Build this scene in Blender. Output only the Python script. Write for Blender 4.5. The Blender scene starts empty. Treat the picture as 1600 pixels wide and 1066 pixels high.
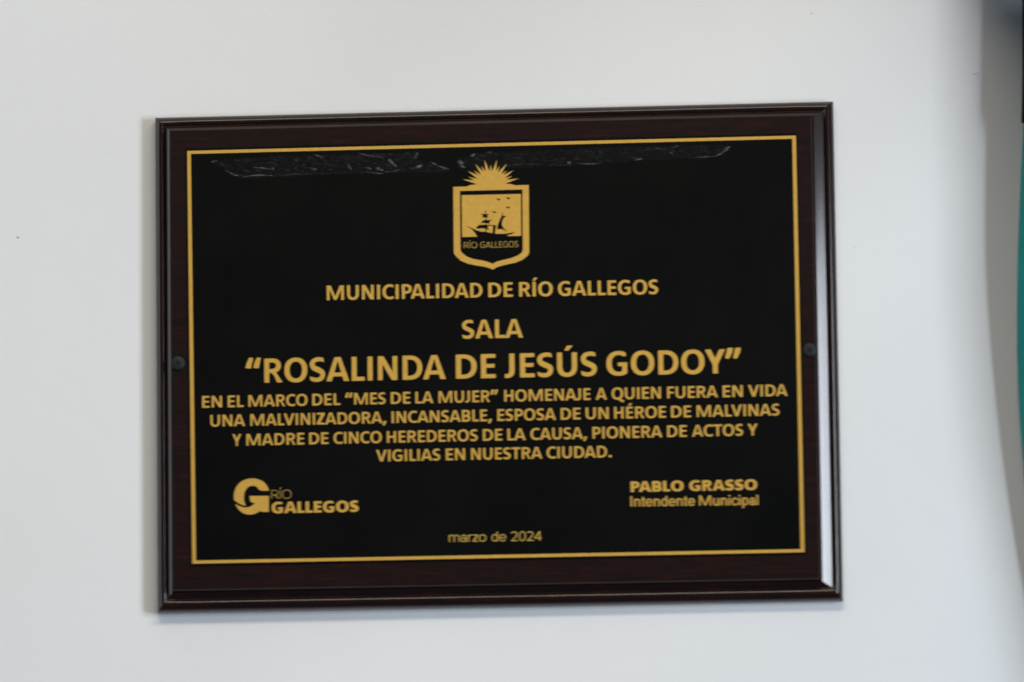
import bpy, bmesh, math, random, json
from mathutils import Vector, Matrix, noise
from mathutils.geometry import tessellate_polygon
import numpy as np
random.seed(7)
SC = bpy.context.scene
COL = SC.collection
# measured layout of the plaque, millimetres in the wall plane (x right, z up)
D = json.loads(r'''{"cam":{"loc":[0.19991643903822695,-4.007,-0.6798616138638373],"right":[0.9986588077062282,0.0499509090824087,-0.013619562130103771],"up":[0.021872526148453905,-0.16860380425411048,0.985441195501247],"fwd":[-0.04692737357513221,0.9844174235926966,0.1694702266961883],"lens":243.9228010930578},"board":[[-200.02,147.42],[200.21,147.65],[199.62,-148.17],[-199.96,-147.21]],"border":[[-180.17,125.02],[177.85,125.75],[177.8,-120.78],[-178.58,-120.2]],"screws":[[-186.46,-1.48],[183.25,-1.87]],"lines":[["municipality_line","bold",8.67,[["MUNICIPALIDAD",-98.6,33.91,-7.36,33.57],["DE",-3.8,33.56,10.49,33.5],["RÍO",14.23,33.49,33.87,33.42],["GALLEGOS",37.06,33.4,95.58,33.19]]],["room_word_line","bold",11.01,[["SALA",-19.48,9.28,16.15,9.21]]],["name_line","bold",14.25,[["“ROSALINDA",-146.59,-14.2,-29.36,-14.35],["DE",-23.33,-14.36,-0.12,-14.39],["JESÚS",5.23,-14.4,59.04,-14.47],["GODOY”",64.65,-14.48,143.13,-14.58]]],["dedication_line","small",6.97,[["EN",-172.24,-28.32,-160.64,-28.33],["EL",-157.22,-28.34,-147.95,-28.35],["MARCO",-145.06,-28.35,-110.51,-28.4],["DEL",-107.62,-28.4,-91.31,-28.42],["“MES",-88.39,-28.43,-64.71,-28.46],["DE",-61.6,-28.46,-50.29,-28.47],["LA",-47.22,-28.48,-36.77,-28.49],["MUJER”",-33.71,-28.5,0.98,-28.54],["HOMENAJE",4.72,-28.55,54.99,-28.61],["A",58.17,-28.61,64.55,-28.62],["QUIEN",67.43,-28.63,96.06,-28.66],["FUERA",99.83,-28.67,129.26,-28.71],["EN",132.17,-28.71,143.81,-28.72],["VIDA",146.97,-28.73,169.86,-28.76]]],["dedication_line","small",6.96,[["UNA",-167.47,-39.61,-147.17,-39.65],["MALVINIZADORA,",-144.02,-39.65,-64.46,-39.78],["INCANSABLE,",-61.27,-39.79,-2.8,-39.88],["ESPOSA",0.53,-39.89,34.65,-39.94],["DE",37.56,-39.95,48.99,-39.96],["UN",52.13,-39.97,65.42,-39.99],["HÉROE",68.74,-40.0,98.85,-40.05],["DE",101.91,-40.05,113.51,-40.07],["MALVINAS",116.83,-40.07,165.01,-40.15]]],["dedication_line","small",6.95,[["Y",-154.68,-51.26,-149.43,-51.27],["MADRE",-146.43,-51.27,-112.58,-51.31],["DE",-109.7,-51.31,-98.46,-51.33],["CINCO",-95.39,-51.33,-67.27,-51.36],["HEREDEROS",-64.17,-51.37,-11.17,-51.43],["DE",-8.07,-51.43,3.18,-51.45],["LA",6.28,-51.45,16.85,-51.46],["CAUSA,",19.73,-51.46,52.58,-51.5],["PIONERA",55.91,-51.51,96.49,-51.55],["DE",99.43,-51.56,110.8,-51.57],["ACTOS",113.82,-51.57,143.59,-51.61],["Y",146.27,-51.61,152.0,-51.62]]],["dedication_line","small",6.94,[["VIGILIAS",-70.57,-62.31,-33.17,-62.42],["EN",-29.85,-62.43,-18.71,-62.47],["NUESTRA",-15.12,-62.48,26.37,-62.61],["CIUDAD.",29.02,-62.62,66.77,-62.74]]],["logo_text","thin",5.14,[["RÍO",-132.05,-82.96,-120.37,-82.99]]],["logo_text","black",6.7,[["GALLEGOS",-131.97,-91.56,-81.22,-91.68]]],["signatory_name","black",6.24,[["PABLO",77.58,-83.41,108.33,-83.51],["GRASSO",111.68,-83.52,151.08,-83.64]]],["signatory_title","semi",6.02,[["Intendente",77.36,-91.9,114.76,-92.23],["Municipal",117.26,-92.25,151.57,-92.55]]],["date_line","light",5.64,[["marzo",-28.71,-110.56,-7.01,-110.68],["de",-3.84,-110.7,4.55,-110.74],["2024",7.57,-110.76,25.3,-110.85]]],["crest_text","crest",3.55,[["RÍO",-17.86,63.07,-10.01,63.06],["GALLEGOS",-8.17,63.06,14.1,63.03]]]],"shield_out":[[-23.62,99.81],[-1.13,99.89],[20.68,99.92],[20.45,59.87],[19.94,58.4],[18.76,57.09],[16.11,55.21],[12.15,53.74],[5.57,52.48],[1.61,51.46],[-1.03,49.96],[-3.65,51.09],[-5.93,51.79],[-10.87,52.66],[-15.77,53.84],[-19.69,55.68],[-22.29,58.18],[-23.44,59.58],[-23.72,60.92]],"shield_in":[[-19.74,97.27],[-1.16,97.29],[16.96,97.29],[16.79,61.14],[16.06,59.63],[14.16,58.23],[10.54,56.75],[5.61,55.64],[1.32,54.63],[-0.99,53.39],[-4.27,54.76],[-7.53,55.6],[-12.44,56.55],[-16.36,58.12],[-18.66,60.04],[-19.59,61.21],[-19.87,62.36]],"picture":[[-18.75,94.71],[16.01,94.67],[15.85,69.59],[-18.74,69.68]],"sea":[[-19.53,69.76],[16.3,69.65],[16.28,68.17],[-19.55,68.34]],"ship":[[[-16.59,76.49],[-13.12,75.03],[-10.29,73.54],[-7.76,72.74],[-4.91,72.58],[-2.38,71.98],[0.15,71.37],[3.95,71.09],[7.13,71.21],[12.53,72.05],[10.61,70.94],[7.59,70.14],[8.53,69.79],[9.31,68.97],[8.99,68.33],[-9.4,68.43],[-9.77,69.47],[-11.1,71.85],[-13.13,74.32]],[[-10.74,74.97],[-8.66,76.73],[-4.85,76.77],[0.85,76.19],[-3.27,76.09],[-3.74,74.75],[-2.36,73.49],[-4.88,74.39],[-7.41,74.77],[-9.64,74.43]],[[-7.69,77.8],[-6.34,79.48],[-4.18,79.59],[-1.01,79.45],[-2.6,78.75],[-2.56,77.23],[-4.52,77.73],[-6.11,77.86]],[[-7.62,83.22],[-5.4,83.17],[-2.23,83.03],[-3.83,82.49],[-3.34,80.93],[-5.11,81.23],[-6.86,81.07],[-6.3,82.22]],[[2.03,73.91],[1.95,75.58],[2.84,78.14],[4.08,80.85],[5.05,82.09],[7.58,81.38],[6.05,80.97],[4.94,78.74],[4.6,76.49],[5.59,74.53],[7.78,72.48],[5.26,73.67],[3.99,73.99]],[[-0.57,76.45],[1.23,76.18],[0.46,70.94],[-0.87,70.98]],[[-4.99,85.42],[-4.55,85.41],[-4.53,72.35],[-5.16,72.36]],[[4.95,83.9],[5.33,83.89],[4.98,81.31],[4.6,81.32]],[[-2.63,76.78],[1.01,76.31],[1.01,75.93],[-2.64,76.4]]],"birds":[[[1.06,92.31],[2.71,92.08],[4.23,92.04],[3.2,90.97]],[[6.94,92.95],[8.43,92.69],[9.95,92.55],[8.8,91.48]],[[6.77,87.47],[8.29,87.2],[9.75,86.88],[8.66,86.0]],[[-1.25,85.01],[0.33,84.58],[1.72,84.29],[0.76,83.41]]],"rays":[[[-8.1,103.17],[-18.08,104.19],[-8.63,100.71]],[[-6.77,105.31],[-15.0,109.17],[-8.09,103.19]],[[-4.59,106.97],[-10.66,113.36],[-6.6,105.5]],[[-1.89,107.69],[-5.06,115.53],[-4.3,107.1]],[[1.5,107.06],[2.2,115.36],[-0.91,107.68]],[[3.89,105.33],[8.0,113.0],[1.9,106.87]],[[5.29,103.12],[11.97,108.92],[3.95,105.26]],[[5.85,100.64],[14.94,103.96],[5.3,103.1]],[[-7.73,103.87],[-14.79,105.57],[-8.42,102.01]],[[-6.12,105.9],[-11.46,109.4],[-7.41,104.42]],[[-3.64,107.31],[-6.92,111.89],[-5.4,106.46]],[[-0.42,107.58],[-1.41,112.53],[-2.38,107.6]],[[2.48,106.48],[3.77,111.72],[0.7,107.32]],[[4.55,104.42],[8.02,108.94],[3.24,105.9]],[[5.59,102.1],[11.28,105.49],[4.85,103.94]]],"disc":[[7.42,99.07],[7.43,100.12],[7.33,101.17],[7.12,102.2],[6.8,103.19],[6.38,104.15],[5.87,105.05],[5.26,105.88],[4.57,106.64],[3.8,107.31],[2.97,107.89],[2.09,108.37],[1.16,108.73],[0.2,108.99],[-0.78,109.13],[-1.76,109.15],[-2.75,109.06],[-3.71,108.85],[-4.65,108.52],[-5.55,108.09],[-6.39,107.55],[-7.17,106.92],[-7.88,106.19],[-8.51,105.39],[-9.05,104.51],[-9.5,103.58],[-9.84,102.59],[-10.08,101.57],[-10.21,100.53],[-10.22,99.48],[-10.24,99.0],[7.43,98.97]],"flare":[[-15.99,99.63],[-14.29,100.47],[-9.76,101.09],[7.16,101.08],[10.16,100.7],[12.41,100.07],[13.15,99.22],[10.88,98.31],[-13.56,98.5]],"logo":[[[-153.88,-83.13],[-153.99,-80.01],[-153.51,-77.43],[-152.15,-74.81],[-150.02,-72.57],[-147.23,-71.2],[-143.88,-70.62],[-140.53,-70.95],[-137.45,-72.18],[-135.28,-74.18],[-134.01,-76.28],[-133.48,-78.16],[-138.27,-78.11],[-139.29,-77.34],[-140.19,-76.1],[-141.34,-75.3],[-142.88,-74.95],[-144.69,-75.17],[-146.24,-76.15],[-147.41,-77.81],[-148.07,-79.88],[-148.29,-82.21],[-147.97,-84.55],[-147.14,-86.85],[-149.66,-86.12],[-151.96,-84.72]],[[-153.2,-85.48],[-151.46,-86.55],[-149.41,-87.42],[-147.35,-87.83],[-145.29,-87.61],[-143.48,-86.85],[-142.32,-85.83],[-141.62,-85.25],[-143.47,-85.03],[-144.19,-84.37],[-144.54,-83.06],[-144.73,-80.99],[-133.61,-81.17],[-133.68,-90.6],[-137.59,-90.63],[-138.49,-89.88],[-140.17,-90.94],[-142.49,-91.79],[-145.07,-92.05],[-147.64,-91.61],[-149.94,-90.26],[-151.86,-88.23]]],"film":[[[-165.94,117.56],[-160.27,118.96],[-143.27,120.1],[-120.62,120.71],[-94.22,120.86],[-64.06,120.91],[-44.46,121.22],[-43.35,119.66],[-46.03,115.89],[-38.5,115.33],[-34.01,113.31],[-30.27,111.31],[-25.02,110.03],[-30.31,108.24],[-41.59,109.27],[-64.19,108.66],[-86.79,108.8],[-105.64,108.48],[-128.27,108.24],[-143.36,107.45],[-150.91,108.01],[-155.42,110.41],[-158.42,113.55],[-162.18,115.94]],[[-21.94,114.94],[-18.91,117.17],[-11.35,119.29],[11.24,120.29],[41.33,120.72],[71.4,121.54],[101.45,121.6],[131.47,121.27],[139.7,120.31],[138.13,116.53],[132.09,114.37],[116.32,113.6],[93.79,112.98],[63.74,112.16],[41.18,111.16],[11.1,109.95],[-3.95,109.54],[-15.24,109.42],[-20.49,111.08]]],"wisps":[[[-141.43,114.11],[-128.24,112.07],0.37037037037037035,1],[[-130.11,113.65],[-128.99,112.63],0.5925925925925926,1],[[-116.87,117.56],[-114.99,117.13],0.37037037037037035,1],[[-107.49,112.74],[-103.35,111.87],0.37037037037037035,0.8],[[-85.6,114.91],[-83.38,111.02],0.7407407407407407,1],[[-75.45,112.37],[-71.69,111.32],0.48148148148148145,1],[[-69.05,112.22],[-66.42,111.01],0.8148148148148149,1],[[-67.55,111.42],[-64.17,110.57],0.4444444444444444,0.8],[[-61.46,117.4],[-58.85,114.66],0.8148148148148149,1],[[-59.6,115.06],[-56.62,111.93],0.4444444444444444,0.8],[[-46.08,111.68],[-41.54,113.1],0.7407407407407407,0.8],[[-44.09,120.44],[-46.01,117.42],0.7407407407407407,0.7],[[-37.0,115.29],[-32.51,112.51],0.37037037037037035,0.8],[[-32.51,112.51],[-25.77,110.24],0.48148148148148145,1],[[-20.44,115.29],[-17.83,112.55],1.3333333333333333,1],[[-19.34,112.58],[-16.35,110.98],0.5925925925925926,0.7],[[-13.26,117.42],[-10.6,119.27],0.7407407407407407,0.8],[[-3.82,119.49],[-0.43,119.95],0.48148148148148145,0.8],[[43.47,113.02],[45.71,112.2],0.7407407407407407,1],[[50.59,111.89],[63.74,111.97],0.3333333333333333,0.8],[[82.53,113.25],[88.18,113.88],0.48148148148148145,0.9],[[103.25,117.35],[105.49,116.53],0.5925925925925926,0.9],[[103.67,119.63],[108.95,121.42],0.40740740740740744,0.7],[[130.59,114.41],[135.89,117.34],0.48148148148148145,1],[[135.14,116.98],[138.94,119.95],0.7407407407407407,1],[[-105.53,121.13],[-99.89,119.07],0.2962962962962963,0.7],[[-79.13,121.27],[-64.09,118.23],0.3333333333333333,0.8],[[-157.67,112.76],[-149.01,108.73],0.3333333333333333,0.9],[[-147.88,108.39],[-128.27,108.47],0.3333333333333333,0.8],[[-128.27,108.47],[-103.75,109.2],0.2962962962962963,0.6],[[-165.94,117.95],[-162.16,118.62],0.5925925925925926,0.9],[[-75.47,110.07],[-64.19,108.66],0.2962962962962963,0.8],[[-64.18,109.42],[-54.75,110.73],0.3333333333333333,0.8],[[1.7,110.17],[29.91,111.42],0.25925925925925924,0.5],[[33.68,111.72],[48.71,111.75],0.2962962962962963,0.6],[[116.32,113.6],[130.58,114.22],0.2962962962962963,0.8],[[86.38,118.51],[103.67,120.02],0.2222222222222222,0.5],[[-99.92,115.24],[-90.52,113.1],0.2962962962962963,0.6],[[-113.12,115.55],[-110.12,113.95],0.2962962962962963,0.6]],"specks":[[-282.21,78.52,0.9],[210.71,61.47,0.4],[188.52,202.2,0.5]],"nub":[284.09,164.01],"shade_edge":[[292.16,230.95,0],[291.58,207.77,0],[289.67,161.57,0],[287.66,111.7,0],[286.33,73.48,0],[285.94,42.98,0],[287.69,8.7,0],[290.09,-29.27,0],[293.6,-67.15,0],[298.21,-104.93,0],[303.55,-142.6,0],[310.25,-183.91,0],[317.4,-221.36,0],[328.43,-358.57,0],[319.91,-933.1,0]],"teal_edge":[[313.87,224.82,24.5],[312.67,178.81,24.5],[311.78,144.41,24.5],[310.72,125.36,24.5],[309.59,110.24,24.0],[306.92,76.65,21.0],[305.15,42.81,19.5],[303.87,5.5,16.5],[303.7,-24.38,14.5],[304.53,-50.64,13.5],[306.09,-76.86,12.5],[310.08,-122.04,13.0],[316.09,-174.46,13.0],[322.54,-222.95,13.0],[335.27,-359.9,15.0],[326.51,-932.04,18.0]]}''')
MM = .001
def V3(x, z, h): return Vector((x*MM, -h*MM, z*MM))       # h = millimetres in front of the wall

# ------------------------------------------------------------------ camera
cam = bpy.data.cameras.new('camera'); co = bpy.data.objects.new('camera', cam); COL.objects.link(co); SC.camera = co
c = D['cam']; r_, u_, f_ = Vector(c['right']), Vector(c['up']), Vector(c['fwd'])
m = Matrix((r_, u_, -f_)).transposed().to_4x4(); m.translation = Vector(c['loc']); co.matrix_world = m
cam.sensor_width = 36; cam.lens = c['lens']; cam.clip_start = .1; cam.clip_end = 60
cam.dof.use_dof = True; cam.dof.focus_distance = 4.138; cam.dof.aperture_fstop = 5.3
cam.dof.aperture_blades = 7; cam.dof.aperture_ratio = .5

# ------------------------------------------------------------------ light
W = bpy.data.worlds.new('World'); SC.world = W; W.use_nodes = True
bg = W.node_tree.nodes['Background']; bg.inputs[0].default_value = (.62, .74, 1, 1); bg.inputs[1].default_value = .085
def area(name, loc, target, sx, sy, power, col):
    l = bpy.data.lights.new(name, 'AREA'); l.shape = 'RECTANGLE'; l.size = sx; l.size_y = sy; l.energy = power; l.color = col
    o = bpy.data.objects.new(name, l); COL.objects.link(o); o.location = loc
    o.rotation_euler = (Vector(target)-Vector(loc)).to_track_quat('-Z', 'Y').to_euler(); return o
area('window_light', (1.92, -1.76, -.15), (0, 0, -.1), .42, 1.3, 51, (.83, .90, 1))
area('ceiling_light', (.5, -2.5, 1.95), (0, 0, -.2), 3.2, .36, 54, (1, .91, .72))
area('left_fill_light', (-2.9, -.62, .2), (0, 0, 0), 1.0, 1.9, 11, (.93, .97, 1))  # added fill, not a known window; lifts the sheen of the left moulding
area('lit_ceiling', (0, -1.62, 2.3), (0, -1.62, 0), 3.4, 3.2, 22, (1, .97, .93))
SC.view_settings.view_transform = 'Standard'; SC.view_settings.look = 'None'
SC.view_settings.exposure = .09; SC.view_settings.gamma = 1
SC.cycles.max_bounces = 6; SC.cycles.use_denoising = True

# ------------------------------------------------------------------ materials
def mat(name, col=(.5, .5, .5), rough=.5, metal=0, spec=.5, coat=0, coat_rough=.1):
    M = bpy.data.materials.new(name); M.use_nodes = True
    b = M.node_tree.nodes['Principled BSDF']
    b.inputs['Base Color'].default_value = (*col, 1); b.inputs['Roughness'].default_value = rough
    b.inputs['Metallic'].default_value = metal; b.inputs['Specular IOR Level'].default_value = spec
    b.inputs['Coat Weight'].default_value = coat; b.inputs['Coat Roughness'].default_value = coat_rough
    return M, M.node_tree.nodes, M.node_tree.links, b
def coords(n, l, scale=(1, 1, 1)):
    t = n.new('ShaderNodeTexCoord'); mp = n.new('ShaderNodeMapping'); mp.inputs['Scale'].default_value = scale
    l.new(t.outputs['Object'], mp.inputs[0]); return mp.outputs[0]
def nz(n, l, vec, scale, detail=4, rough=.5, dist=0):
    t = n.new('ShaderNodeTexNoise'); t.inputs['Scale'].default_value = scale; t.inputs['Detail'].default_value = detail
    t.inputs['Roughness'].default_value = rough; t.inputs['Distortion'].default_value = dist
    l.new(vec, t.inputs['Vector']); return t.outputs['Fac']
def ramp(n, l, fac, stops):
    r = n.new('ShaderNodeValToRGB'); e = r.color_ramp.elements
    while len(e) < len(stops): e.new(.5)
    for k, (p, cc) in enumerate(stops): e[k].position = p; e[k].color = (*cc, 1)
    l.new(fac, r.inputs[0]); return r.outputs[0]
def bump(n, l, b, h, strength, dist):
    bp = n.new('ShaderNodeBump'); bp.inputs['Strength'].default_value = strength; bp.inputs['Distance'].default_value = dist
    l.new(h, bp.inputs['Height']); l.new(bp.outputs[0], b.inputs['Normal']); return bp
def rng(n, l, fac, a, b_):
    mr = n.new('ShaderNodeMapRange'); mr.inputs['To Min'].default_value = a; mr.inputs['To Max'].default_value = b_
    l.new(fac, mr.inputs['Value']); return mr.outputs[0]

WALL, n, l, b = mat('white_wall_paint', (.74, .75, .74), .55, spec=.35)
v = coords(n, l)
l.new(ramp(n, l, nz(n, l, v, 3.5, 5, .55), [(.3, (.712, .724, .730)), (.7, (.758, .770, .776))]), b.inputs['Base Color'])
a1 = nz(n, l, v, 700, 3, .6); a2 = nz(n, l, v, 60, 3, .5)
ad = n.new('ShaderNodeMath'); ad.operation = 'MULTIPLY_ADD'; l.new(a2, ad.inputs[0]); ad.inputs[1].default_value = 2.2; l.new(a1, ad.inputs[2])
bump(n, l, b, ad.outputs[0], .35, .00025)

WOOD, n, l, b = mat('dark_mahogany_lacquer', (.012, .005, .004), .3, spec=.14, coat=.66, coat_rough=.17)
v = coords(n, l, (9, 1, 130))
g = nz(n, l, v, 4, 6, .6, .6)
l.new(ramp(n, l, g, [(.32, (.0055, .0032, .0025)), (.55, (.0125, .0040, .0028)), (.75, (.031, .0060, .0036))]), b.inputs['Base Color'])
l.new(rng(n, l, nz(n, l, coords(n, l), 240, 3), .24, .36), b.inputs['Roughness'])
bump(n, l, b, nz(n, l, coords(n, l, (1, 1, 3)), 160, 3), .10, .0002)

PLATE, n, l, b = mat('black_plate_lacquer', (.0028, .0032, .0030), .3, spec=.10)
v = coords(n, l)
l.new(rng(n, l, nz(n, l, v, 26, 5, .6), .24, .40), b.inputs['Roughness'])
l.new(ramp(n, l, nz(n, l, v, 9, 5, .6), [(.3, (.0020, .0023, .0021)), (.75, (.0036, .0040, .0036))]), b.inputs['Base Color'])

GOLD, n, l, b = mat('printed_gold', (.56, .345, .075), .42, metal=.25, spec=.4)
v = coords(n, l)
l.new(ramp(n, l, nz(n, l, v, 330, 4, .6), [(.3, (.55, .325, .055)), (.7, (.635, .374, .068))]), b.inputs['Base Color'])
l.new(rng(n, l, nz(n, l, v, 500, 3), .34, .52), b.inputs['Roughness'])
GOLDTHIN, n, l, b = mat('printed_gold_thin', (.42, .28, .07), .45, metal=.2, spec=.4)
v = coords(n, l)
l.new(ramp(n, l, nz(n, l, v, 400, 4, .6), [(.3, (.45, .30, .055)), (.7, (.55, .365, .08))]), b.inputs['Base Color'])

SCREW, n, l, b = mat('blackened_steel', (.009, .012, .013), .6, spec=.3)
l.new(rng(n, l, nz(n, l, coords(n, l), 900, 3), .5, .7), b.inputs['Roughness'])
DARKSLOT, n, l, b = mat('screw_recess_black', (.004, .004, .004), .8, spec=.1)
l.new(ramp(n, l, nz(n, l, coords(n, l), 900, 3), [(.3, (.003, .003, .003)), (.7, (.006, .006, .006))]), b.inputs['Base Color'])

# the clear film: mostly see-through, glints off its creases painted in as pale streaks
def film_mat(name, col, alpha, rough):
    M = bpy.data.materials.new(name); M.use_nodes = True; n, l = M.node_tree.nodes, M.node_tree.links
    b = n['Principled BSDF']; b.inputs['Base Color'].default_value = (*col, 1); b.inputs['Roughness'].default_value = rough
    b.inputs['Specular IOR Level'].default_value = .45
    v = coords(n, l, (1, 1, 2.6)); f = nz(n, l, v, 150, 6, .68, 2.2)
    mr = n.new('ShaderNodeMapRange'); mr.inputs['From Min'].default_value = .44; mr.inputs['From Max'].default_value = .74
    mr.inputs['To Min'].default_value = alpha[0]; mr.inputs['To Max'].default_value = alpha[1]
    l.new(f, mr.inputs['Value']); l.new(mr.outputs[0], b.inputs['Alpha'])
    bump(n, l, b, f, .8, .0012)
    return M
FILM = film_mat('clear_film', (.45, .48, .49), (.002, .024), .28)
GLINT = film_mat('film_glint', (.62, .65, .66), (.03, .30), .3)
GLINT2 = film_mat('film_faint_glint', (.5, .53, .54), (.01, .11), .3)

TEAL, n, l, b = mat('teal_fabric', (.005, .20, .19), .75, spec=.2)
v = coords(n, l)
l.new(ramp(n, l, nz(n, l, v, 22, 5, .6), [(.3, (.008, .27, .25)), (.7, (.013, .34, .32))]), b.inputs['Base Color'])
w1 = n.new('ShaderNodeTexWave'); w1.inputs['Scale'].default_value = 380; l.new(v, w1.inputs['Vector']); w1.bands_direction = 'Z'
bump(n, l, b, w1.outputs['Fac'], .25, .0003)
SPECK, n, l, b = mat('grey_speck', (.33, .33, .31), .7)
l.new(ramp(n, l, nz(n, l, coords(n, l), 900, 2), [(.3, (.36, .36, .34)), (.7, (.44, .44, .42))]), b.inputs['Base Color'])

# ------------------------------------------------------------------ helpers
def link(name, me, M, parent=None, smooth=False):
    if M and not me.materials: me.materials.append(M)
    if smooth:
        for p in me.polygons: p.use_smooth = True
    o = bpy.data.objects.new(name, me); COL.objects.link(o)
    if parent:
        o.parent = parent
        q = parent; off = Vector((0, 0, 0))
        while q: off += q.location; q = q.parent
        o.location = -off            # meshes are written in world coordinates
    return o
def tag(o, label=None, cat=None, group=None, kind=None):
    for k, v in (('label', label), ('category', cat), ('group', group), ('kind', kind)):
        if v: o[k] = v
    return o
def origin_to(o, p):
    """give the object its own origin at world point p"""
    d = Vector(p); q = o.parent; off = Vector((0, 0, 0))
    while q: off += q.location; q = q.parent
    o.data.transform(Matrix.Translation(-d)); o.location = d-off

# ------------------------------------------------------------------ wall
bm = bmesh.new()
nx, nz_ = 60, 44
vs = [[bm.verts.new((-1.6+3.6*i/nx, -.0007*noise.noise(Vector((i*.23, j*.23, 1))), -1.6+3.2*j/nz_)) for i in range(nx+1)] for j in range(nz_+1)]
for j in range(nz_):
    for i in range(nx): bm.faces.new((vs[j][i], vs[j][i+1], vs[j+1][i+1], vs[j+1][i]))
me = bpy.data.meshes.new('wall'); bm.to_mesh(me); bm.free()
wall = tag(link('wall', me, WALL, smooth=True), kind='structure', label='off-white painted wall behind the framed plaque')
def blob(name, x, z, r, hgt, M, parent):
    bm = bmesh.new(); bmesh.ops.create_icosphere(bm, subdivisions=2, radius=1)
    for q in bm.verts:
        k = 1+.3*noise.noise(q.co*1.7+Vector((x, z, 0)))
        q.co = Vector((x*MM+q.co.x*r*MM*k*1.5, -q.co.y*-hgt*MM*k, z*MM+q.co.z*r*MM*k*.8))
    me = bpy.data.meshes.new(name); bm.to_mesh(me); bm.free(); return link(name, me, M, parent, True)
for x, z, r in D['specks']: blob('paint_speck', x, z, r*.75, .25, SPECK, wall)
blob('paint_bump', *D['nub'], 1.3, .8, WALL, wall)

# ------------------------------------------------------------------ plaque
plaque = bpy.data.objects.new('wall_plaque', None); COL.objects.link(plaque); plaque.empty_display_size = .05
tag(plaque, 'dark mahogany memorial plaque with gold lettering on black plate, screwed to white wall', 'plaque')

# board: profile swept round the four sides, corners mitred
prof = [(0.0, .0), (0.0, 5.4), (.1, 6.3), (.4, 7.2), (1.0, 8.2), (1.9, 9.2), (2.9, 9.85), (3.8, 10.1), (4.6, 9.95), (5.2, 9.5), (5.75, 8.9), (6.05, 8.7),
        (6.3, 8.85), (6.9, 9.38), (7.6, 9.98), (8.3, 10.56), (8.95, 11.05), (9.1, 11.7), (9.35, 13.0), (9.65, 14.0), (10.0, 14.6)]
side_scale = {'top': 1.06, 'right': 1.95, 'bottom': 1.2, 'left': 1.0}
quad = [Vector(p) for p in D['board']]                     # TL TR BR BL
def inset(d, k=None):
    """offset quad inward; d = distances for top, right, bottom, left"""
    ln = []
    for i in range(4):
        a, b2 = quad[i], quad[(i+1) % 4]; t = (b2-a).normalized(); nn = Vector((t.y, -t.x)) # clockwise order: inward = right-hand normal
        ln.append((a+nn*d[i], t))
    out = []
    for i in range(4):
        p, t = ln[i-1]; q, s = ln[i]
        den = t.x*s.y-t.y*s.x; k_ = ((q.x-p.x)*s.y-(q.y-p.y)*s.x)/den
        out.append(p+t*k_)
    return out
def shaped(d, side):
    k = side_scale[side]
    if side == 'bottom': return d*1.2
    return d if d <= 6.05 else 6.05+(d-6.05)*k
bm = bmesh.new(); rings = []
NSEG = 24
for d, h in prof:
    q = inset([shaped(d, s) for s in ('top', 'right', 'bottom', 'left')])
    ring = []
    for i in range(4):
        a, b2 = q[i], q[(i+1) % 4]
        for k in range(NSEG):
            p = a.lerp(b2, k/NSEG)
            w = .012*noise.noise(Vector((p.x*.02, p.y*.02, d)))
            ring.append(bm.verts.new(V3(p.x, p.y, h+(w if 0 < d else 0))))
    rings.append(ring)
N = 4*NSEG
for a, b2 in zip(rings, rings[1:]):
    for k in range(N): bm.faces.new((a[k], a[(k+1) % N], b2[(k+1) % N], b2[k]))
bm.faces.new(rings[-1])
bmesh.ops.recalc_face_normals(bm, faces=bm.faces)
for k in range(N):
    e = bm.edges.get((rings[-1][k], rings[-1][(k+1) % N]))
    if e: e.smooth = False
for e in bm.edges:                                          # keep the mitres and the fillet crisp
    if e.is_manifold and e.calc_face_angle(0) > math.radians(38): e.smooth = False
for k in range(0, N, NSEG):
    for a, b2 in zip(rings, rings[1:]):
        e = bm.edges.get((a[k], b2[k]))
        if e: e.smooth = False
me = bpy.data.meshes.new('wood_board'); bm.to_mesh(me); bm.free()
board = link('wood_board', me, WOOD, plaque, True)

# black metal plate, slightly larger than the printed border
bq = [Vector(p) for p in D['border']]
def grow(q, t, r, b_, l_):
    return [q[0]+Vector((-l_, t)), q[1]+Vector((r, t)), q[2]+Vector((r, -b_)), q[3]+Vector((-l_, -b_))]
FIELD = 14.6
pq = grow(bq, 1.5, 1.0, 1.0, 1.0)
bm = bmesh.new()
def rr(q, rad, z, seg=5):
    out = []
    for i in range(4):
        p, a, b2 = q[i], q[i-1], q[(i+1) % 4]
        u, w = (a-p).normalized(), (b2-p).normalized()
        for k in range(seg+1):
            t = k/seg*math.pi/2
            pt = p+u*rad*(1-math.sin(t))+w*rad*(1-math.cos(t)); out.append(bm.verts.new(V3(pt.x, pt.y, z)))
    return out
r0 = rr(pq, .8, FIELD-.1); r1 = rr(pq, .8, 15.32)
r2 = rr([p+(sum(pq, Vector((0, 0)))/4-p).normalized()*.22 for p in pq], .7, 15.5)
for a, b2 in ((r0, r1), (r1, r2)):
    for k in range(len(a)): bm.faces.new((a[k], a[(k+1) % len(a)], b2[(k+1) % len(a)], b2[k]))
bm.faces.new(r2); bmesh.ops.recalc_face_normals(bm, faces=bm.faces)
me = bpy.data.meshes.new('black_plate'); bm.to_mesh(me); bm.free()
plate = link('black_plate', me, PLATE, plaque)

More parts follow.
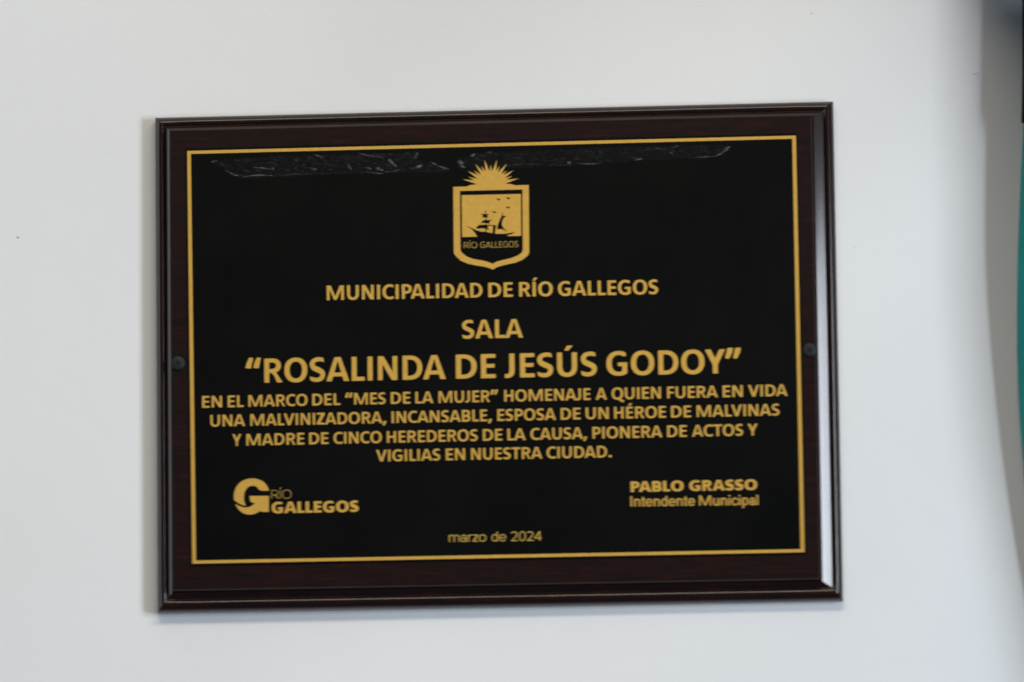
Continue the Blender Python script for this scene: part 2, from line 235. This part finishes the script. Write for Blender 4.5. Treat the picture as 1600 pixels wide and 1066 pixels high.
# ------------------------------------------------------------------ lettering and print, built as thin raised shapes
def prism(loops_groups, top, base):
    """list of polygon groups (outer + holes, mm) -> mesh verts/faces as a thin slab"""
    vs, fs = [], []
    for loops in loops_groups:
        flat = [p for lp in loops for p in lp]; o0 = len(vs); n_ = len(flat)
        vs += [V3(x, z, top) for x, z in flat]+[V3(x, z, base) for x, z in flat]
        for t in tessellate_polygon([[Vector((x, z, 0)) for x, z in lp] for lp in loops]):
            a, b2, c2 = t
            A, B, C_ = flat[a], flat[b2], flat[c2]
            if (B[0]-A[0])*(C_[1]-A[1])-(B[1]-A[1])*(C_[0]-A[0]) < 0: a, c2 = c2, a
            fs.append((o0+a, o0+b2, o0+c2))
        s = o0
        for lp in loops:
            k = len(lp)
            for i in range(k):
                j = (i+1) % k; fs.append((s+i, s+j, s+j+n_, s+i+n_))
            s += k
    return vs, fs
def slab(name, groups, M, parent, top=15.56, base=15.50):
    vs, fs = prism(groups, top, base); me = bpy.data.meshes.new(name); me.from_pydata(vs, [], fs); me.validate(); me.update()
    return link(name, me, M, parent)

# --- glyphs as implicit shapes, contoured by marching squares
G = .022
X, Y = np.meshgrid(np.arange(-.30, 1.75, G)+.0007, np.arange(-.45, 1.50, G)+.0011)
def rect(x0, y0, x1, y1): return np.maximum(np.maximum(x0-X, X-x1), np.maximum(y0-Y, Y-y1))
def ell(cx, cy, rx, ry, n_=2.25):
    rx = max(rx, .02); ry = max(ry, .02)
    k = (np.abs((X-cx)/rx)**n_+np.abs((Y-cy)/ry)**n_)**(1/n_)+1e-9
    return (k-1)*np.hypot(X-cx, Y-cy)/k
def U(*a): return np.minimum.reduce(a)
def I(*a): return np.maximum.reduce(a)
def sub(a, b_): return np.maximum(a, -b_)
def poly(pts):
    d2 = np.full(X.shape, 1e9); ins = np.zeros(X.shape, bool)
    for i in range(len(pts)):
        (ax, ay), (bx, by) = pts[i-1], pts[i]
        ex, ey = bx-ax, by-ay; t = np.clip(((X-ax)*ex+(Y-ay)*ey)/(ex*ex+ey*ey+1e-12), 0, 1)
        d2 = np.minimum(d2, (X-ax-t*ex)**2+(Y-ay-t*ey)**2)
        cr = ((ay > Y) != (by > Y))
        with np.errstate(divide='ignore', invalid='ignore'): xi = (bx-ax)*(Y-ay)/(by-ay if by != ay else 1e-12)+ax
        ins ^= cr & (X < xi)
    d = np.sqrt(d2); return np.where(ins, -d, d)
def half(nx_, ny_, c_): return X*nx_+Y*ny_-c_              # inside where < 0
def ring(cx, cy, rx, ry, sv, sh, n_=2.25): return sub(ell(cx, cy, rx, ry, n_), ell(cx, cy, rx-sv, ry-sh, n_))
def bowl(x0, y0, x1, y1, xs): 
    return U(rect(x0, y0, xs, y1), I(ell(xs, (y0+y1)/2, x1-xs, (y1-y0)/2), xs-.01-X))
def bring(x0, y0, x1, y1, xs, sv, sh): return sub(bowl(x0, y0, x1, y1, xs), bowl(x0+sv if x0 >= 0 else x0, y0+sh, x1-sv, y1-sh, xs))
def stroke(pts, rad):
    P = []
    for i in range(len(pts)-1):
        p0 = pts[max(i-1, 0)]; p1 = pts[i]; p2 = pts[i+1]; p3 = pts[min(i+2, len(pts)-1)]
        for k in range(14):
            t = k/14
            P.append(tuple(.5*((2*p1[j])+(-p0[j]+p2[j])*t+(2*p0[j]-5*p1[j]+4*p2[j]-p3[j])*t*t+(-p0[j]+3*p1[j]-3*p2[j]+p3[j])*t**3) for j in (0, 1)))
    P.append(pts[-1]); d = np.full(X.shape, 9.)
    for i, (px_, py_) in enumerate(P):
        s = i/(len(P)-1); r = rad[0]+(rad[1]-rad[0])*(1-abs(2*s-1))**1.3
        d = np.minimum(d, np.hypot(X-px_, Y-py_)-r)
    return d
def contours(F):
    """closed loops of F=0"""
    segs = {}
    S = F < 0
    ny, nx2 = F.shape
    def ex(j, i): t = F[j, i]/(F[j, i]-F[j, i+1]); return (X[j, i]+t*G, Y[j, i])
    def ey(j, i): t = F[j, i]/(F[j, i]-F[j+1, i]); return (X[j, i], Y[j, i]+t*G)
    cell = S[:-1, :-1]*1+S[:-1, 1:]*2+S[1:, 1:]*4+S[1:, :-1]*8
    nxt = {}; pos = {}
    tab = {1: [('L', 'B')], 2: [('B', 'R')], 3: [('L', 'R')], 4: [('R', 'T')], 5: [('L', 'T'), ('R', 'B')], 6: [('B', 'T')], 7: [('L', 'T')],
           8: [('T', 'L')], 9: [('T', 'B')], 10: [('T', 'R'), ('B', 'L')], 11: [('T', 'R')], 12: [('R', 'L')], 13: [('R', 'B')], 14: [('B', 'L')]}
    for j, i in zip(*np.nonzero((cell > 0) & (cell < 15))):
        for a, b_ in tab[int(cell[j, i])]:
            ks = []
            for e in (a, b_):
                key = {'B': ('h', j, i), 'T': ('h', j+1, i), 'L': ('v', j, i), 'R': ('v', j, i+1)}[e]
                if key not in pos: pos[key] = ex(key[1], key[2]) if key[0] == 'h' else ey(key[1], key[2])
                ks.append(key)
            nxt[ks[0]] = ks[1]
    loops = []
    while nxt:
        k0 = next(iter(nxt)); k = k0; lp = []
        while k in nxt: lp.append(pos[k]); k = nxt.pop(k)
        if len(lp) > 5: loops.append(simplify(lp, .0022))
    return [lp for lp in loops if len(lp) > 2]
def simplify(lp, eps):
    A = np.array(lp); i0 = int(np.argmin(A[:, 0])); A = np.roll(A, -i0, 0); i1 = int(np.argmax(A[:, 0]))
    A = np.vstack([A, A[:1]])
    def dp(a, b_):
        if b_ <= a+1: return []
        p, q = A[a], A[b_]; e = q-p; L = np.hypot(*e)+1e-12
        d = np.abs((A[a+1:b_, 0]-p[0])*e[1]-(A[a+1:b_, 1]-p[1])*e[0])/L; k = int(np.argmax(d))
        if d[k] < eps: return []
        k += a+1; return dp(a, k)+[k]+dp(k, b_)
    idx = [0]+dp(0, i1)+[i1]+dp(i1, len(A)-1)
    out = []
    for i in idx:
        if not out or np.hypot(*(A[i]-out[-1])) > 1e-4: out.append(A[i])
    return [tuple(p) for p in out]
def area2(lp): return sum(lp[i-1][0]*lp[i][1]-lp[i][0]*lp[i-1][1] for i in range(len(lp)))
def inside(p, lp):
    r = False
    for i in range(len(lp)):
        (ax, ay), (bx, by) = lp[i-1], lp[i]
        if (ay > p[1]) != (by > p[1]) and p[0] < (bx-ax)*(p[1]-ay)/(by-ay)+ax: r = not r
    return r
def group_loops(loops):
    depth = [sum(inside(a[0], b_) for b_ in loops if b_ is not a) for a in loops]
    outs = [[lp] for lp, d in zip(loops, depth) if d % 2 == 0]
    for lp, d in zip(loops, depth):
        if d % 2:
            c_ = [o for o in outs if inside(lp[0], o[0])]
            min(c_, key=lambda o: abs(area2(o[0]))).append(lp)
    return outs

STY = {'bold': (.200, .162, 1.0), 'small': (.185, .158, 1.0), 'thin': (.055, .055, 1.0), 'black': (.285, .205, 1.16), 'semi': (.155, .115, .98), 'light': (.098, .092, 1.0), 'crest': (.085, .08, .95)}
def glyph(ch, st):
    """returns (field, left bearing, ink width, right bearing), cap height 1"""
    sv, sh, k = STY[st]; ov = .014
    base = {'Í': 'I', 'É': 'E', 'Ú': 'U'}.get(ch, ch)
    bl = .112 if st != 'black' else .075
    H_ = .735                                               # x height
    def w(x): return x*k
    if base == 'A':
        W_ = w(.945); s2 = sv*1.08; tp = s2*.58
        f = poly([(0, 0), (W_/2-tp, 1), (W_/2+tp, 1), (W_, 0), (W_-s2*1.02, 0), (W_/2, .86), (s2*1.02, 0)])
        f = U(f, I(rect(0, .20, W_, .20+sh*.98), poly([(0, 0), (W_/2-tp, 1), (W_/2+tp, 1), (W_, 0)])))
        return f, 0, W_, 0
    if base == 'B':
        W_ = w(.705); f = U(bring(0, 0, W_, .56, W_*.5, sv, sh), bring(0, .56-sh*.9, W_*.95, 1, W_*.5, sv, sh)); return f, bl, W_, .055
    if base == 'C':
        W_ = w(.735); f = I(ring(w(.5), .5, w(.5), .5+ov, sv*1.04, sh), X-W_); f = sub(f, rect(w(.56), .5-.30, 2, .5+.30)) if st != 'black' else sub(f, rect(w(.56), .38, 2, .62)); return f, .06, W_, .04
    if base == 'D':
        W_ = w(.81); return bring(0, 0, W_, 1, W_*.36, sv, sh), bl, W_, .06
    if base == 'E':
        W_ = w(.575); f = U(rect(0, 0, sv, 1), rect(0, 0, W_, sh), rect(0, 1-sh, W_*.985, 1), rect(0, .5-sh*.42, W_*.93, .5+sh*.55)); return f, bl, W_, .06
    if base == 'F':
        W_ = w(.55); f = U(rect(0, 0, sv, 1), rect(0, 1-sh, W_, 1), rect(0, .47-sh*.42, W_*.93, .47+sh*.55)); return f, bl, W_, .04
    if base == 'G':
        W_ = w(.84); r = I(ring(w(.5), .5, w(.5), .5+ov, sv*1.04, sh), X-W_); r = sub(r, rect(w(.55), .46, 2, .79)); r = sub(r, I(.5-Y, X*-1+w(.79)))
        r = sub(r, rect(w(.55), .42, 2, .5))
        f = U(r, rect(W_-sv, .08, W_, .54), rect(w(.47), .54-sh*.95, W_, .54)); return f, .06, W_, .10
    if base == 'H':
        W_ = w(.755); f = U(rect(0, 0, sv, 1), rect(W_-sv, 0, W_, 1), rect(0, .5-sh*.45, W_, .5+sh*.55)); return f, bl, W_, bl
    if base == 'I': return rect(0, 0, sv, 1), bl, sv, bl
    if base == 'J':
        W_ = w(.385); c_ = W_-.31; f = U(rect(W_-sv, .28, W_, 1), I(ring(c_, .285, .31, .30, sv, sh), Y-.29, -X)); return f, .02, W_, bl
    if base == 'L': W_ = w(.53); return U(rect(0, 0, sv, 1), rect(0, 0, W_, sh)), bl, W_, .02
    if base == 'M':
        W_ = w(1.16); s = sv*1.0
        f = U(poly([(0, 0), (0, 1), (s*1.35, 1), (W_/2+s*.45, .02), (W_/2-s*.45, .02), (s*.93, .74), (s*.93, 0)]), poly([(W_, 0), (W_, 1), (W_-s*1.35, 1), (W_/2-s*.45, .02), (W_/2+s*.45, .02), (W_-s*.93, .74), (W_-s*.93, 0)]))
        return f, bl, W_, bl
    if base == 'N':
        W_ = w(.80); s = sv*.94
        f = U(rect(0, 0, s, 1), rect(W_-s, 0, W_, 1), poly([(0, 1), (s*1.22, 1), (W_, 0), (W_-s*1.22, 0)])); return f, bl, W_, bl
    if base == 'O': W_ = w(.945); return ring(W_/2, .5, W_/2, .5+ov, sv*1.05, sh), .06, W_, .06
    if base == 'Q':
        W_ = w(.945); f = U(ring(W_/2, .5, W_/2, .5+ov, sv*1.05, sh), poly([(.46, .03), (.66, .09), (.84, -.02), (1.03, -.10), (.98, -.25), (.80, -.21), (.66, -.12)])); return f, .06, W_+.04, .0
    if base == 'P': W_ = w(.665); return U(rect(0, 0, sv, 1), bring(0, .355, W_, 1, W_*.45, sv, sh)), bl, W_, .03
    if base == 'R':
        W_ = w(.755); f = U(rect(0, 0, sv, 1), bring(0, .40, W_*.91, 1, W_*.42, sv, sh), poly([(W_*.30, .50), (W_*.30+sv*1.1, .50), (W_*.72, .32), (W_, 0), (W_-sv*1.16, 0), (W_*.62-sv*.25, .27), (W_*.38, .42)])); return f, bl, W_, .02
    if base == 'S':
        W_ = w(.64); a = sh/2; e = W_
        f = stroke([(e*.95, .90-a*.2), (e*.62, 1.012-a), (e*.30, .97-a*1.1), (a*1.25, .74), (e*.25, .585), (e*.5, .50), (e*.78, .40), (e-a*1.3, .265), (e*.72, .04+a), (e*.40, -.012+a), (e*.05, .05+a)], (a*.98, sv*.56))
        f = I(f, half(-1, -.2, -.045), half(1, .15, e*.90+.14)); return f, .045, W_, .05
    if base == 'T': W_ = w(.74); return U(rect(0, 1-sh, W_, 1), rect(W_/2-sv/2, 0, W_/2+sv/2, 1)), .02, W_, .02
    if base == 'U':
        W_ = w(.79); o = U(rect(0, .40, W_, 1), I(ell(W_/2, .41, W_/2, .41+ov), Y-.41)); i_ = U(rect(sv, .40, W_-sv, 2), I(ell(W_/2, .41, W_/2-sv, .41+ov-sh), Y-.41)); return sub(o, i_), bl*.95, W_, bl*.95
    if base == 'V': W_ = w(.90); s = sv*1.08; return U(poly([(0, 1), (s*1.02, 1), (W_/2+s*.5, 0), (W_/2-s*.5, 0)]), poly([(W_, 1), (W_-s*1.02, 1), (W_/2-s*.5, 0), (W_/2+s*.5, 0)])), 0, W_, 0
    if base == 'Y':
        W_ = w(.82); s = sv*1.06; return U(rect(W_/2-sv/2, 0, W_/2+sv/2, .45), poly([(0, 1), (s*1.08, 1), (W_/2+sv/2, .42), (W_/2-sv/2, .37)]), poly([(W_, 1), (W_-s*1.08, 1), (W_/2-sv/2, .42), (W_/2+sv/2, .37)])), 0, W_, 0
    if base == 'Z': W_ = w(.66); return U(rect(0, 0, W_, sh), rect(.02, 1-sh, W_, 1), poly([(0, sh), (0, .001), (sv*1.05, .001), (W_, 1-sh), (W_, .999), (W_-sv*1.05, .999)])), .04, W_, .04
    if base == '“': return U(poly([(0, .62), (.22, .60), (.315, 1.04), (.15, 1.05), (.04, .82)]), poly([(.32, .62), (.54, .60), (.635, 1.04), (.47, 1.05), (.36, .82)])), .03, .635, .03
    if base == '”': return U(poly([(.10, 1.05), (.32, 1.05), (.29, .86), (.16, .60), (0, .62)]), poly([(.42, 1.05), (.64, 1.05), (.61, .86), (.48, .60), (.32, .62)])), .02, .64, .03
    if base == ',': return poly([(.05, .20), (.28, .20), (.26, .06), (.12, -.19), (-.03, -.18)]), .05, .28, .07
    if base == '.': return rect(0, 0, .225, .205), .10, .225, .06
    # lower case and figures
    def nn(x0, W_, h=H_):
        hc = h*.58; o = U(rect(x0, 0, W_, hc), I(ell((x0+W_)/2, hc, (W_-x0)/2, h-hc+ov), hc-.01-Y)); i_ = U(rect(x0+sv, -1, W_-sv, hc), I(ell((x0+W_)/2, hc, (W_-x0)/2-sv, h-hc+ov-sh), hc-.01-Y)); return sub(o, i_)
    W_ = w(.60)
    if ch == 'n': return U(rect(0, 0, sv, H_), nn(0, W_)), .08, W_, .07
    if ch == 'm': return U(rect(0, 0, sv, H_), nn(0, W_*.93), nn(W_*.93-sv, W_*1.86-sv)), .08, W_*1.86-sv, .07
    if ch == 'r': return U(rect(0, 0, sv, H_), I(nn(0, W_), X-W_*.62, .42-Y)), .08, W_*.62, .01
    if ch == 'u':
        hc = H_*.42; o = U(rect(0, hc, W_, H_), I(ell(W_/2, hc, W_/2, hc+ov), Y-hc-.01)); i_ = U(rect(sv, hc, W_-sv, 2), I(ell(W_/2, hc, W_/2-sv, hc+ov-sh), Y-hc-.01)); return U(sub(o, i_), rect(W_-sv, 0, W_, H_)), .07, W_, .08
    if ch == 'o': return ring(w(.34), H_/2, w(.34), H_/2+ov, sv, sh), .045, w(.68), .045
    if ch == 'c': return sub(I(ring(w(.34), H_/2, w(.34), H_/2+ov, sv, sh), X-w(.64)), rect(w(.38), .25, 2, .49)), .045, w(.62), .02
    if ch == 'e': return U(sub(ring(w(.33), H_/2, w(.33), H_/2+ov, sv, sh), rect(w(.34), .20, 2, .32)), rect(w(.06), .31, w(.64), .31+sh*.95)), .045, w(.66), .045
    if ch == 'd': return U(ring(w(.31), H_/2, w(.31), H_/2+ov, sv, sh), rect(W_-sv, 0, W_, 1)), .045, W_, .08
    if ch == 'p': return U(ring(W_-w(.31), H_/2, w(.31), H_/2+ov, sv, sh), rect(0, -.27, sv, H_)), .08, W_, .045
    if ch == 'a': return U(ring(w(.26), .215, w(.26), .215+ov, sv, sh*.95), rect(W_*.93-sv, 0, W_*.93, .5), I(nn(.02, W_*.93), .48-Y)), .045, W_*.93, .06
    if ch == 't': return U(rect(w(.10), .14, w(.10)+sv, .93), rect(0, H_-sh, w(.36), H_), rect(w(.10)+.02, 0, w(.36), sh), rect(w(.10)+.01, .05, w(.10)+sv, .2)), .02, w(.36), .02
    if ch == 'z': return U(rect(0, 0, w(.52), sh), rect(.01, H_-sh, w(.52), H_), poly([(0, sh), (0, .001), (sv*1.1, .001), (w(.52), H_-sh), (w(.52), H_-.001), (w(.52)-sv*1.1, H_-.001)])), .03, w(.52), .03
    if ch == 'l': return rect(0, 0, sv, 1), .08, sv, .08
    if ch == 'i': return U(rect(0, 0, sv, H_), rect(0, 1-sh*1.15, sv, 1)), .08, sv, .08
    if ch == '0': return ring(w(.32), .5, w(.32), .5+ov, sv, sh), .06, w(.64), .06
    if ch == '2': return U(stroke([(.05, .86), (w(.28), 1-sh/2), (w(.54), .80), (w(.46), .50), (w(.22), .22), (.06, .03)], (sv/2, sv/2)), rect(0, 0, w(.62), sh)), .05, w(.62), .05
    if ch == '4': return U(rect(w(.43), 0, w(.43)+sv, 1), rect(0, .22, w(.66), .22+sh), poly([(0, .24), (0, .34), (w(.43), 1), (w(.43)+sv, 1), (w(.43), .82), (.13, .30)])), .03, w(.66), .03
    raise KeyError(ch)
CACHE = {}
def get_glyph(ch, st):
    if (ch, st) not in CACHE:
        f, lb, W_, rb = glyph(ch, st)
        if ch in 'ÍÉÚ':
            c_ = W_/2; t = STY[st][0]/.208; f = U(f, poly([(c_-.11*t, 1.075), (c_+.06*t, 1.075), (c_+.06+.18*t, 1.285), (c_-.01+.02*t, 1.285)]))
        CACHE[(ch, st)] = (group_loops(contours(f)), lb, W_, rb)
    return CACHE[(ch, st)]
KERN = {('L', 'A'): -.02, ('A', 'J'): -.03, ('D', 'A'): -.03, ('V', 'I'): .0, ('A', 'L'): .0, ('L', 'V'): -.06, ('P', 'A'): -.10, ('A', 'C'): -.02, ('T', 'O'): -.02, ('A', ','): .0, ('O', 'Y'): -.03, ('Y', '”'): -.02}
def word(txt, st, cap, x0, z0, x1, z1):
    """glyph polygons of one word fitted between two points on its baseline"""
    pen = 0; items = []
    for i, ch in enumerate(txt):
        g_, lb, W_, rb = get_glyph(ch, st)
        if i: pen += lb+KERN.get((txt[i-1], ch), 0)
        items.append((pen, g_)); pen += W_
        end = pen; pen += rb
    s = (x1-x0)/end; out = []
    for i, (p, g_) in enumerate(items):
        out.append([[[(x0+(p+a)*s, z0+(z1-z0)*(p+a)/end+b_*cap) for a, b_ in lp] for lp in grp] for grp in g_])
    return out
for nm, st, cap, words in D['lines']:
    VS, FS = [], []; k = 0
    for txt, x0, z0, x1, z1 in words:
        for g_ in word(txt, st, cap, x0, z0, x1, z1):
            vs, fs = prism(g_, 15.556+.006*(k % 2), 15.49); o0 = len(VS); VS += vs; FS += [tuple(q+o0 for q in f) for f in fs]; k += 1
    me = bpy.data.meshes.new(nm); me.from_pydata(VS, [], FS); me.validate(); me.update()
    link(nm, me, GOLDTHIN if st in ('thin', 'crest', 'light') else GOLD, plate)

# --- printed border
wd = 1.85
iq = [bq[0]+Vector((wd*1.15, -wd)), bq[1]+Vector((-wd*1.15, -wd)), bq[2]+Vector((-wd*1.15, wd)), bq[3]+Vector((wd*1.15, wd))]
slab('gold_border', [[[tuple(p) for p in bq], [tuple(p) for p in reversed(iq)]]], GOLD, plate)

# --- city crest
slab('crest_shield', [[D['shield_out'], list(reversed(D['shield_in']))]], GOLD, plate, 15.565)
VS, FS = [], []
for i, P in enumerate([D['disc'], D['flare']]+D['rays']):
    vs, fs = prism([[P]], 15.572+.0022*i, 15.5); o0 = len(VS); VS += vs; FS += [tuple(q+o0 for q in f) for f in fs]
me = bpy.data.meshes.new('crest_sun'); me.from_pydata(VS, [], FS); me.update(); link('crest_sun', me, GOLD, plate)
slab('crest_picture', [[D['picture']]], GOLD, plate, 15.56)
VS, FS = [], []
for i, P in enumerate(D['ship']+[D['sea']]):
    vs, fs = prism([[P]], 15.585+.0022*i, 15.55); o0 = len(VS); VS += vs; FS += [tuple(q+o0 for q in f) for f in fs]
me = bpy.data.meshes.new('crest_ship'); me.from_pydata(VS, [], FS); me.update(); link('crest_ship', me, PLATE, plate)
for P in D['birds']: slab('crest_bird', [[P]], PLATE, plate, 15.60, 15.55)
# --- city logo
def smooth_loop(P, it=2):
    for _ in range(it):
        Q = []
        for i in range(len(P)):
            a, b_, c_ = Vector(P[i-1]), Vector(P[i]), Vector(P[(i+1) % len(P)])
            u, w = (b_-a), (c_-b_)
            if u.length < 1e-6 or w.length < 1e-6 or u.angle(w) > math.radians(48): Q.append(tuple(b_)); continue
            Q += [tuple(b_.lerp(a, .25)), tuple(b_.lerp(c_, .25))]
        P = Q
    return P
slab('logo_mark', [[smooth_loop(P)] for P in D['logo']], GOLD, plate)

# ------------------------------------------------------------------ torn clear film left under the top border
def film_piece(P, seed):
    bm = bmesh.new(); xs = [p[0] for p in P]; zs = [p[1] for p in P]
    P = smooth_loop(P, 1); st = 1.1; x = min(xs); grid = {}
    nx_ = int((max(xs)-min(xs))/st)+2; nz2 = int((max(zs)-min(zs))/.7)+2
    def at(i, j):
        if (i, j) not in grid:
            X_, Z_ = min(xs)+i*st, min(zs)+j*.7
            w = noise.noise(Vector((X_*.12, Z_*.5, seed)))+.5*noise.noise(Vector((X_*.35, Z_*.9, seed+5)))
            grid[(i, j)] = bm.verts.new(V3(X_+.4*noise.noise(Vector((X_, Z_, 2))), Z_+.3*noise.noise(Vector((X_, Z_, 7))), 15.95+.28*max(-1, w)))
        return grid[(i, j)]
    for i in range(nx_):
        for j in range(nz2):
            if inside((min(xs)+(i+.5)*st, min(zs)+(j+.5)*.7), P): bm.faces.new((at(i, j), at(i+1, j), at(i+1, j+1), at(i, j+1)))
    me = bpy.data.meshes.new('clear_film_remnant'); bm.to_mesh(me); bm.free(); return me
for k, P in enumerate(D['film']):
    fo = link('clear_film_remnant', film_piece(P, k*9.3), FILM, plaque, True)
    # pale raised slivers: glints on the film's wrinkles put into their colour
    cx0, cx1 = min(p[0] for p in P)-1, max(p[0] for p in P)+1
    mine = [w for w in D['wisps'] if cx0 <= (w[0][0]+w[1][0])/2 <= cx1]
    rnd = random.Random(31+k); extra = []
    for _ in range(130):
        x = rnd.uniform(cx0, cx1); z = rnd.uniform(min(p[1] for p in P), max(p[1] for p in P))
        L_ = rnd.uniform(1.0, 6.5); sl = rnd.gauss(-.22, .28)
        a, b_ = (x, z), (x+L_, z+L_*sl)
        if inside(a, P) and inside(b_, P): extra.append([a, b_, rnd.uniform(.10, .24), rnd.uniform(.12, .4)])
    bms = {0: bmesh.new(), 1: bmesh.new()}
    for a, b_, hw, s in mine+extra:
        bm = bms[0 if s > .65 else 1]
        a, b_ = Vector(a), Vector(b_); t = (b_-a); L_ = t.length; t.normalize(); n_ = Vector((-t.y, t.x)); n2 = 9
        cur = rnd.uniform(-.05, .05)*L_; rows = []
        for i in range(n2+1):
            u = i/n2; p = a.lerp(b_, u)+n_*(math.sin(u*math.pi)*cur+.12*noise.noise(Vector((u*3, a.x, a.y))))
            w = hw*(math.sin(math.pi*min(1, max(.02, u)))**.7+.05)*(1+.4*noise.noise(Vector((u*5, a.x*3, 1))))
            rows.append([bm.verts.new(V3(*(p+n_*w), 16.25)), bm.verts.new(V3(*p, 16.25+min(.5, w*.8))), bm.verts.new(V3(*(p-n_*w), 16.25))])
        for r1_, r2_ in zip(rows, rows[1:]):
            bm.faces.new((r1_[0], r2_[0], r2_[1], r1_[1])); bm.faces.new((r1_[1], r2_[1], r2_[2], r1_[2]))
    for kk, M in ((0, GLINT), (1, GLINT2)):
        me = bpy.data.meshes.new('film_glint'); bms[kk].to_mesh(me); bms[kk].free()
        tag(link('film_glint', me, M, fo, True), kind='stuff')

# ------------------------------------------------------------------ screws
def screw(x, z, rot):
    bm = bmesh.new(); n_ = 28; rr_ = 4.2
    pr = [(rr_*.97, FIELD-.4), (rr_, FIELD+.5), (rr_*.96, FIELD+.9), (rr_*.82, FIELD+1.2), (rr_*.6, FIELD+1.4), (rr_*.42, FIELD+1.48)]
    rings = [[bm.verts.new(V3(x+r*math.cos(2*math.pi*k/n_), z+r*math.sin(2*math.pi*k/n_), h)) for k in range(n_)] for r, h in pr]
    for a, b_ in zip(rings, rings[1:]):
        for k in range(n_): bm.faces.new((a[k], a[(k+1) % n_], b_[(k+1) % n_], b_[k]))
    bm.faces.new(rings[-1]); bmesh.ops.recalc_face_normals(bm, faces=bm.faces)
    me = bpy.data.meshes.new('screw'); bm.to_mesh(me); bm.free(); o = link('screw', me, SCREW, plaque, True)
    bm = bmesh.new(); pts = []                              # cross recess: a tapered plus-shaped pit, rim proud of the head
    for q in range(4):
        for a, r in ((-.32, .62), (-.13, 2.1), (.13, 2.1), (.32, .62)):
            t = q*math.pi/2+a+rot; pts.append((r*math.cos(t), r*math.sin(t)))
    top = [bm.verts.new(V3(x+a, z+b_, FIELD+1.52)) for a, b_ in pts]
    bot = [bm.verts.new(V3(x+a*.45, z+b_*.45, FIELD+1.492)) for a, b_ in pts]
    for k in range(len(top)): bm.faces.new((top[k], top[(k+1) % 16], bot[(k+1) % 16], bot[k]))
    bm.faces.new(bot)
    me = bpy.data.meshes.new('cross_recess'); bm.to_mesh(me); bm.free(); link('cross_recess', me, DARKSLOT, o)
for (x, z), r in zip(D['screws'], (.35, .62)): screw(x, z, r)

# ------------------------------------------------------------------ hanging cloths at the right
def interp(E, z):
    if z >= E[0][1]: return E[0][0], E[0][2]
    for a, b_ in zip(E, E[1:]):
        if b_[1] <= z <= a[1]:
            t = (a[1]-z)/(a[1]-b_[1]); return a[0]+(b_[0]-a[0])*t, a[2]+(b_[2]-a[2])*t
    return E[-1][0], E[-1][2]
def sm(E, z): 
    q = [interp(E, z+d) for d in (-24, -12, 0, 12, 24)]; return sum(a for a, _ in q)/5, sum(b_ for _, b_ in q)/5

def ease(a, b_, t): t = max(0., min(1., (t-a)/(b_-a))); return t*t*(3-2*t)
BLACKC, n, l, b = mat('black_fabric', (.006, .007, .006), .9, spec=.1)
l.new(ramp(n, l, nz(n, l, coords(n, l), 30, 4), [(.3, (.005, .006, .005)), (.7, (.009, .010, .009))]), b.inputs['Base Color'])
def drape(name, za, zb, dx, dh, NZ, NX=100):
    bm = bmesh.new(); rows = []
    for j in range(NZ+1):
        z = za+(zb-za)*j/NZ; xs, hs = sm(D['teal_edge'], min(z, 215)); sx, _ = sm(D['shade_edge'], min(z, 215))
        top = ease(217, 252, z)*(1-.85*ease(290, 560, z))                              # unseen swell of the upper cloth, added to shade the wall strip
        row = []
        for i in range(NX+1):
            u = i/NX*360
            x = xs+u; zz = z
            h = (x-sx+1)/.90 if u < 110 else (xs+111-sx)/.90-(u-110)*.25   # sweeps forward off the wall
            h += (5*math.sin(u*.085+z*.006)+2.2*math.sin(u*.21-z*.011)-5)*ease(20, 70, u)
            h -= 3*(1-min(1, u/4.))**2
            if top > 0:
                v_ = min(1, u/175.)
                x = x-top*50; h = h*(1-top)+top*(10+500*math.sin(v_*math.pi*.5)+6*math.sin(u*.09+z*.02)-.1*max(0, u-230)); zz = z-top*.19*h
            row.append(bm.verts.new(V3(x+dx, zz, max(5, h+dh))))
        rows.append(row)
    for a, b_ in zip(rows, rows[1:]):
        for i in range(NX): bm.faces.new((a[i], a[i+1], b_[i+1], b_[i]))
    me = bpy.data.meshes.new(name); bm.to_mesh(me); bm.free(); return me
o = link('black_shading_cloth', drape('black_shading_cloth', 128, 760, -1.2, 3, 260), BLACKC, smooth=True)
md = o.modifiers.new('thickness', 'SOLIDIFY'); md.thickness = .0012; md.offset = -1
origin_to(o, V3(400, 570, 100)); tag(o, 'black cloth at the top right corner, hanging over the teal cloth, its unseen top swelled to shade the wall', 'cloth')
me = drape('teal_cloth', -900, 150, 0, 0, 150)
o = link('teal_cloth', me, TEAL, smooth=True)
md = o.modifiers.new('thickness', 'SOLIDIFY'); md.thickness = .0012; md.offset = -1
origin_to(o, V3(400, 150, 100)); tag(o, 'teal cloth hanging down the wall at the far right edge, right of the plaque', 'cloth')
